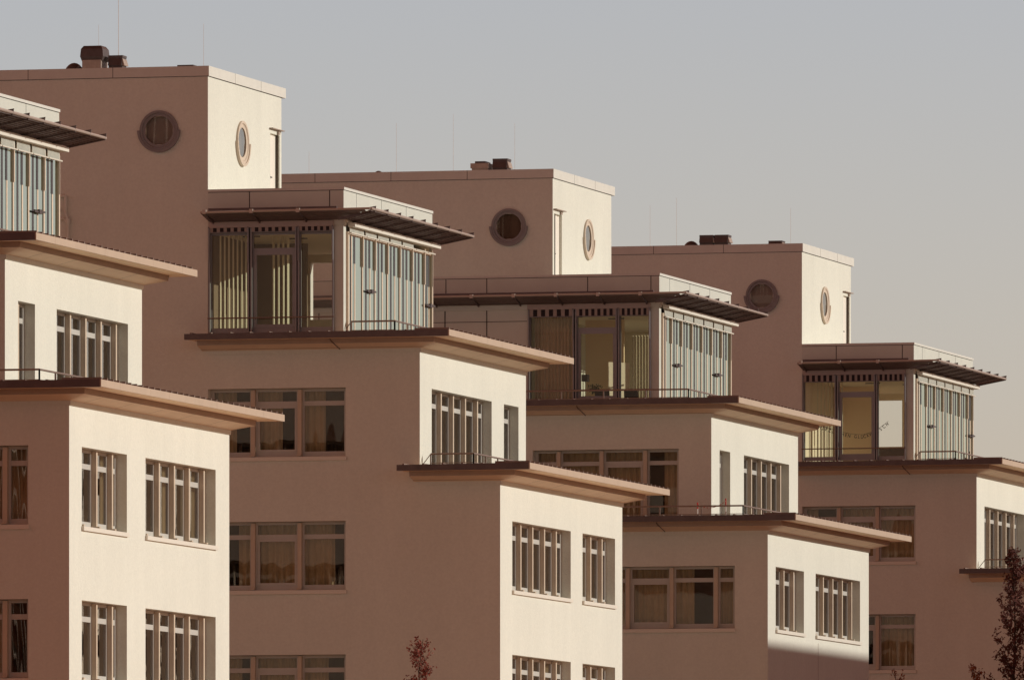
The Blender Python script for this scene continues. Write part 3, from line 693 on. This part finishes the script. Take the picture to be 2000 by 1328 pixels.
LAB = ['nearest pale building, its glass penthouse cut off by the left photo edge', 'pale building whose tall tower carries a hooded roof vent, large glass penthouse left of centre',
       'middle pale building with a long panelled penthouse wall and a barrier chain on its terrace', 'farthest pale building at the right, letter garland behind its penthouse glass']
B0 = building('N', 244.45, LAB[0], 0)
B1 = building('M', 268.95, LAB[1], 1)
B2 = building('N', 310.70, LAB[2], 2)
B3 = building('M', 334.95, LAB[3], 3)
vent(B1, 'dome', -80.96, 271.5, 23.62, .56, .40); vent(B1, 'cowl', -80.42, 271.5, 23.62, .60, .80); vent(B1, 'box', -79.86, 271.6, 23.62, .36, .56)
q = MB(); q.box(-78.24, -77.82, 271.4, 271.7, 25.1, 25.6); q.build('roof_hatch', M['ventdark'], B1)
rod(B1, -80.44, 271.9, 25.0); rod(B1, -79.92, 271.9, 27.0, r=.008); rod(B1, -77.58, 271.5, 24.93)
vent(B2, 'dome', -82.59, 307, 23.62, .40, .31); vent(B2, 'duct', -79.56, 307, 23.62, .52, .50); vent(B2, 'box', -79.0, 307, 23.62, .42, .57)
for x, t in ((-84.71, 24.53), (-82.15, 25.28), (-80.49, 25.51), (-78.70, 25.21)): rod(B2, x, 307.3, t)
vent(B3, 'dome', -80.82, 337.5, 23.6, .56, .36); vent(B3, 'box', -80.30, 337.5, 23.6, .42, .52); vent(B3, 'box', -79.82, 337.5, 23.6, .42, .52); vent(B3, 'box', -78.12, 337.5, 23.55, .42, .36)
for x, t in ((-82.2, 25.1), (-81.36, 25.32), (-77.75, 24.94)): rod(B3, x, 337.8, t)
q = MB(); q.box(-69.249, -69.245, 304.25, 304.27, 4, 10.53 + ZC - .12); q.build('expansion_joint', M['soffit_edge'], B2)
# waste pipe on the tower wall of the second building
q = MB()
def pl(pts, r): 
    for a, b in zip(pts, pts[1:]): q.tube(a, b, r)
yy = 268.87
pl([(-80.75, yy, 22.18), (-80.40, yy, 22.18), (-80.40, yy, 21.72), (-80.34, yy, 21.62), (-80.34, yy, 19.0)], .035); pl([(-80.75, yy, 21.62), (-80.45, yy, 21.62), (-80.36, yy, 21.5)], .03)
q.box(-80.62, -80.56, yy - .04, yy + .06, 21.8, 21.88); q.tube((-80.34, yy, 21.5), (-80.34, yy, 21.62), .06)
q.build('drain_pipe', M['wall'], B1)

# ------------------------------------------------------------------ things in and on the buildings
def chair(x, y, zf, rz, label, scale=1.0):
    r = empty('office_chair', (x, y, zf), label, 'chair', 'office chairs behind the penthouse glass'); r.rotation_euler = (0, 0, rz)
    def b(name, fn, m):
        q = MB(); fn(q); o = bpy.data.objects.new(name, None) if False else None
        me = bpy.data.meshes.new(name); me.from_pydata(q.v, [], q.f); me.materials.append(M[m]); o = bpy.data.objects.new(name, me); C.objects.link(o); o.parent = r
    b('seat', lambda q: q.box(-.25, .25, -.24, .24, .42, .50), 'black')
    b('backrest', lambda q: q.hexa([(-.22, .20, .52), (.22, .20, .52), (-.22, .26, .52), (.22, .26, .52), (-.2, .28, 1.0), (.2, .28, 1.0), (-.2, .34, 1.0), (.2, .34, 1.0)]), 'black')
    b('column', lambda q: q.tube((0, 0, .08), (0, 0, .42), .03), 'dark')
    def base(q):
        for k in range(5): q.tube((0, 0, .1), (.28 * math.cos(k * 1.2566), .28 * math.sin(k * 1.2566), .04), .022, .015)
    b('base', base, 'dark')
    b('armrest', lambda q: (q.box(-.30, -.25, -.15, .18, .66, .70), q.box(-.29, -.26, 0, .04, .45, .66)), 'black'); b('armrest', lambda q: (q.box(.25, .30, -.15, .18, .66, .70), q.box(.26, .29, 0, .04, .45, .66)), 'black')
zf = 16.39 + ZC
Pf2 = 302.1
chair(-75.05, Pf2 + .9, zf + .0, R(185), 'black office chair behind the middle penthouse door pane, beside the potted plant')
chair(-74.15, Pf2 + .9, zf + .0, R(170), 'black office chair behind the right penthouse window, nearest the corner pillar')
chair(-76.05, 268.95 + .95, 13.34 + ZC, R(150), 'dark office chair seen in the left window pane just under the nearest eave tip')
def desk(x0, x1, y0, y1, label, zt=.74):
    r = empty('desk', ((x0 + x1) / 2, (y0 + y1) / 2, zf), label, 'desk')
    q = MB(); q.box(x0, x1, y0, y1, zf + zt - .03, zf + zt); q.build('desk_top', M['white'], r)
    for x in (x0 + .03, x1 - .07):
        for y in (y0 + .03, y1 - .07): q = MB(); q.box(x, x + .04, y, y + .04, zf, zf + zt - .03); q.build('leg', M['frame'], r)
desk(-76.2, -74.9, Pf2 + 1.5, Pf2 + 2.2, 'white desk with a plant on it behind the middle penthouse glass')
desk(-75.9, -74.6, 334.95 + 5.2, 334.95 + 5.9, 'white table inside the farthest penthouse behind the door pane', .72)
# potted plant
r = empty('potted_plant', (-75.55, Pf2 + 1.8, zf + .74), 'small bushy potted plant in the middle penthouse beside the black chair', 'plant')
q = MB(); q.tube((-75.55, Pf2 + 1.8, zf + .74), (-75.55, Pf2 + 1.8, zf + .90), .07, .09, n=12); q.build('pot', M['white'], r)
q = MB(); rg = random.Random(5)
for k in range(150):
    a = rg.uniform(0, 6.28); e = rg.uniform(.05, 1.4); d = rg.uniform(.05, .24); c = Vector((-75.55 + d * math.cos(a) * math.cos(e), Pf2 + 1.8 + d * math.sin(a) * math.cos(e), zf + .90 + d * 1.1 + .1 * math.sin(e)))
    u = Vector((rg.uniform(-1, 1), rg.uniform(-1, 1), rg.uniform(-.5, 1))).normalized() * .035; v = u.orthogonal().normalized() * .016
    q.quad(tuple(c - u), tuple(c + v), tuple(c + u), tuple(c - v))
q.build('leaves', M['plant'], r)
# floor lamp
r = empty('floor_lamp', (-76.0, Pf2 + 2.6, zf), 'floor lamp with a dark square shade behind the middle penthouse door pane', 'lamp')
q = MB(); q.tube((-76.0, Pf2 + 2.6, zf + .03), (-76.0, Pf2 + 2.6, zf + 1.4), .015); q.tube((-76.0, Pf2 + 2.6, zf), (-76.0, Pf2 + 2.6, zf + .03), .13, n=16); q.build('stand', M['white'], r)
q = MB(); q.box(-76.09, -75.91, Pf2 + 2.51, Pf2 + 2.69, zf + 1.38, zf + 1.57); q.build('lamp_shade', M['dark'], r)
# sofa in the far penthouse
Pf3 = 334.95
r = empty('sofa', (-74.3, Pf3 + 4.0, zf), 'dark brown sofa inside the farthest penthouse below the garland', 'sofa')
q = MB(); q.box(-75.2, -73.75, Pf3 + 3.6, Pf3 + 4.4, zf + .12, zf + .45); q.build('seat', M['sofa'], r)
q = MB(); q.box(-75.2, -73.75, Pf3 + 3.45, Pf3 + 3.6, zf + .12, zf + 1.15); q.build('backrest', M['sofa'], r)
for x in (-75.32, -73.75): q = MB(); q.box(x, x + .12, Pf3 + 3.5, Pf3 + 4.4, zf + .1, zf + .6); q.build('armrest', M['sofa'], r)
# shelf in the second building's penthouse
Pf1 = 268.95
r = empty('shelf', (-74.4, Pf1 + 5.5, zf), 'dark low shelf unit seen through the large left penthouse window by the corner pillar', 'shelf')
q = MB(); q.box(-75.0, -73.75, Pf1 + 5.4, Pf1 + 5.8, zf, zf + 1.5); q.build('carcass', M['black'], r)
for zz in (.85, 1.2): q = MB(); q.box(-75.0, -73.75, Pf1 + 5.37, Pf1 + 5.40, zf + zz, zf + zz + .02); q.build('shelf_board', M['white'], r)
# letter garland: HERZLICHEN GLUECKWUNSCH
r = empty('letter_garland', (-75.4, Pf3 + .30, zf + 1.2), 'dark letter garland hanging in a curve behind the farthest penthouse windows', 'garland')
TXT = 'HERZLICHEN GL\u00dcCKWUNSCH'
PTS = [(-76.32, 18.09), (-75.75, 17.91), (-75.33, 17.80), (-74.91, 17.76), (-74.49, 17.88), (-74.07, 18.19)]
def gz(x):
    for (a, za), (b, zb) in zip(PTS, PTS[1:]):
        if a <= x <= b: return za + (zb - za) * (x - a) / (b - a), math.atan2(zb - za, b - a)
    return PTS[-1][1], .6
q = MB()
for k in range(40):
    a = -76.31 + 2.2 * k / 40; b = a + .055; q.tube((a, Pf3 + .30, gz(a)[0] + ZC + .05), (b, Pf3 + .30, gz(b)[0] + ZC + .05), .006, n=5)
q.build('string', M['letters'], r)
dg = bpy.context.evaluated_depsgraph_get
lv, lf = [], []
for k, ch in enumerate(TXT):
    if ch == ' ': continue
    cu = bpy.data.curves.new('t', 'FONT'); cu.body = ch; cu.size = .145; cu.extrude = .004; cu.offset = .002; cu.align_x = 'CENTER'
    ob = bpy.data.objects.new('t', cu); me = ob.to_mesh()
    x = -76.26 + 2.14 * k / (len(TXT) - 1); zz, an = gz(x)
    mtx = Matrix.Translation((x, Pf3 + .295, zz + ZC - .07)) @ Matrix.Rotation(-an, 4, 'Y') @ Matrix.Rotation(R(90), 4, 'X')
    n0 = len(lv); lv += [tuple(mtx @ Vector((v.co.x * .82, v.co.y, v.co.z))) for v in me.vertices]; lf += [tuple(n0 + i for i in p.vertices) for p in me.polygons]
    ob.to_mesh_clear(); bpy.data.objects.remove(ob); bpy.data.curves.remove(cu)
q = MB(); q.v = lv; q.f = lf; q.m = [0] * len(lf); q.build('letters', M['letters'], r)
# barrier posts and chain on the lower terrace of the third building
yb = 298.1 + .35
for i, (x, zt, lab) in enumerate(((-71.32, 14.06, 'red topped barrier post at the left end of the chain on the terrace'), (-70.53, 14.16, 'red and white barrier post at the right end of the terrace chain'))):
    r = empty('barrier_post', (x, yb + .1, 13.55 + ZC), lab, 'barrier post', 'barrier posts on the terrace')
    q = MB(); q.tube((x, yb + .1, 13.3 + ZC), (x, yb + .1, zt - .16 + ZC), .016); q.build('lower_pole', M['barwhite'], r)
    q = MB(); q.tube((x, yb + .1, zt - .16 + ZC), (x, yb + .1, zt + ZC), .018); q.tube((x, yb + .1, zt + ZC), (x, yb + .1, zt + ZC + .015), .022); q.build('upper_pole', M['red'], r)
q = MB(); 
for k in range(18):
    def cz(t): return 14.02 + (.08 * t) - .16 * 4 * t * (1 - t) * .8 + ZC
    a, b = k / 18, (k + 1) / 18
    q.tube((-71.32 + .79 * a, yb + .08, cz(a)), (-71.32 + .79 * b, yb + .08, cz(b)), .009, n=6, mi=k % 2)
tag(q.build('barrier_chain', [M['red'], M['barwhite']]), 'red and white plastic chain sagging between the two terrace barrier posts', 'chain')

# ------------------------------------------------------------------ trees
def tree(x, y, h, wd, leafm, label, seed, nleaf, z_from=0.0, leaf=.045, group=None, nl=60, lname='tree'):
    rg = random.Random(seed); root = empty(lname, (x, y, 0), label, 'tree', group)
    tr = MB(); cr = MB()
    k = 14; px, py = x, y
    pts = [(x + rg.uniform(-.03, .03) * i * wd * .3, y + rg.uniform(-.03, .03) * i * wd * .3, h * i / k) for i in range(k + 1)]
    def rad(t): return max(.006, h * .008 * (1 - t) + .006)
    for i in range(k): tr.tube(pts[i], pts[i + 1], rad(i / k), rad((i + 1) / k), n=7, cap=False)
    tips = []
    for b in range(nl):
        t = (.30 + .68 * (b + rg.random()) / nl); i = min(k - 1, int(t * k)); f = t * k - i
        p = Vector(pts[i]).lerp(Vector(pts[i + 1]), f); az = rg.uniform(0, 6.283)
        ln = wd * (.25 + .9 * math.sin(min(1, (1.02 - t) * 2.2) * math.pi / 2)) * rg.uniform(.5, 1.1)
        segs = 5; d = Vector((math.cos(az), math.sin(az), rg.uniform(.9, 2.0))).normalized(); r0 = rad(t) * .45
        for s in range(segs):
            q2 = p + d * (ln / segs); tr.tube(tuple(p), tuple(q2), max(.003, r0 * (1 - s / segs)), max(.002, r0 * (1 - (s + 1) / segs)), n=5, cap=False)
            if s >= 1: tips.append((p.lerp(q2, rg.random()), s / segs))
            if s >= 1:
                d2 = (d + Vector((rg.uniform(-1, 1), rg.uniform(-1, 1), rg.uniform(-.2, .8))) * .9).normalized(); e = q2 + d2 * ln * .22
                tr.tube(tuple(q2), tuple(e), .004, .002, n=4, cap=False); tips.append((e, 1)); tips.append((q2.lerp(e, .5), .8))
            p = q2; d = (d + Vector((rg.uniform(-.2, .2), rg.uniform(-.2, .2), .12))).normalized()
    tips = [t for t in tips if t[0].z > z_from]
    for j in range(nleaf):
        c, s = rg.choice(tips); c = c + Vector((rg.gauss(0, 1), rg.gauss(0, 1), rg.gauss(0, 1))) * wd * .05
        u = Vector((rg.uniform(-1, 1), rg.uniform(-1, 1), rg.uniform(-1, 1))).normalized(); v = u.orthogonal().normalized(); l_ = leaf * rg.uniform(.6, 1.4)
        m_ = v.cross(u) * l_ * .3
        cr.quad(tuple(c - u * l_), tuple(c + v * l_ * .5 + m_), tuple(c + u * l_), tuple(c - v * l_ * .5 + m_))
    tr.build('trunk', M['bark'], root); cr.build('crown', M[leafm], root)
    return root
tree(-67.53, 255.0, 10.6, .85, 'leaf_red', 'slender young tree with sparse russet leaves, its top in front of the second building', 11, 1500, 7.5, .04, nl=110)
tree(-66.0, 315.0, 15.2, 1.05, 'leaf_dark', 'tall dark leaved tree at the right photo edge before the farthest building', 4, 3800, 9.0, .055, nl=120)
tree(-66.5, 312.0, 11.6, .95, 'leaf_orange', 'lower tree with orange brown leaves at the foot of the dark tree, right photo corner', 9, 1300, 8.0, .045, nl=60)
tree(-63.9, 290.0, 10.95, .8, 'leaf_orange', 'bare twig tip of a small tree at the bottom edge before the lowest right window', 21, 300, 8.0, .04, nl=60)

# ------------------------------------------------------------------ ground and surroundings seen only in reflections and shadows
q = MB(); q.quad((-6000, -6000, 0), (6000, -6000, 0), (6000, 6000, 0), (-6000, 6000, 0)); tag(q.build('ground', M['asphalt']), kind='structure')
q = MB(); q.quad((-69.1, 180, .004), (-42, 180, .004), (-42, 420, .004), (-69.1, 420, .004)); tag(q.build('bounce_strip', M['bounce_strip']), kind='structure')  # added unseen strip, throws warm sunlight up onto the side soffits
def block(x0, x1, y0, y1, h, label):
    r = empty('brick_building', ((x0 + x1) / 2, (y0 + y1) / 2, 0), label, 'building')
    q = MB(); q.box(x0, x1, y0, y1, 0, h); q.build('wall', M['brick'], r)
    q = MB(); q.box(x0 - .2, x1 + .2, y0 - .2, y1 + .2, h, h + .4); q.build('roof', M['band'], r)
    q = MB(); z_ = 2.0
    while z_ < h - 3:
        x = x0 + 1.5
        while x < x1 - 2.5:
            q.box(x, x + 1.7, y1 + .01, y1 + .05, z_, z_ + 1.8); q.box(x, x + 1.7, y0 - .05, y0 - .01, z_, z_ + 1.8); x += 3.4
        z_ += 3.3
    q.build('window', M['darkroom'], r)
    q = MB(); x = x0
    while x <= x1:
        q.box(x - .16, x + .16, y1 + .05, y1 + .35, 0, h); x += 2.6
    q.build('pilaster', M['door'], r)
block(-230, -60, 95, 115, 40, 'long brown brick building with pale pilasters facing the row of pale buildings')
block(-33, -20, 300, 333, 23.65, 'brick building on the sunny side whose shadow falls on the middle pale building')

# belt of autumn trees beyond the row on the sunny side (mirrored in the side windows)
rg = random.Random(77); q = MB()
for k in range(34):
    cx = -62 + k * 6.0 + rg.uniform(-2, 2); cy = 575 + rg.uniform(-12, 12); h = rg.uniform(27, 34); rr = rg.uniform(4.5, 6.5)
    q.tube((cx, cy, 0), (cx, cy, h * .8), .45, .15, n=6, mi=1, cap=False)
    for j in range(420):
        a = rg.uniform(0, 6.283); e = rg.uniform(-1.2, 1.57); d = rg.uniform(.55, 1.0)
        c = Vector((cx + rr * d * math.cos(a) * math.cos(e), cy + rr * d * math.sin(a) * math.cos(e), h * .58 + h * .42 * d * math.sin(e)))
        u = Vector((rg.uniform(-1, 1), rg.uniform(-1, 1), rg.uniform(-1, 1))).normalized() * rg.uniform(.4, 1.0); v = u.orthogonal() * .7
        q.quad(tuple(c - u), tuple(c + v), tuple(c + u), tuple(c - v))
tag(q.build('far_wood', [M['leaf_far'], M['bark']]), kind='stuff')
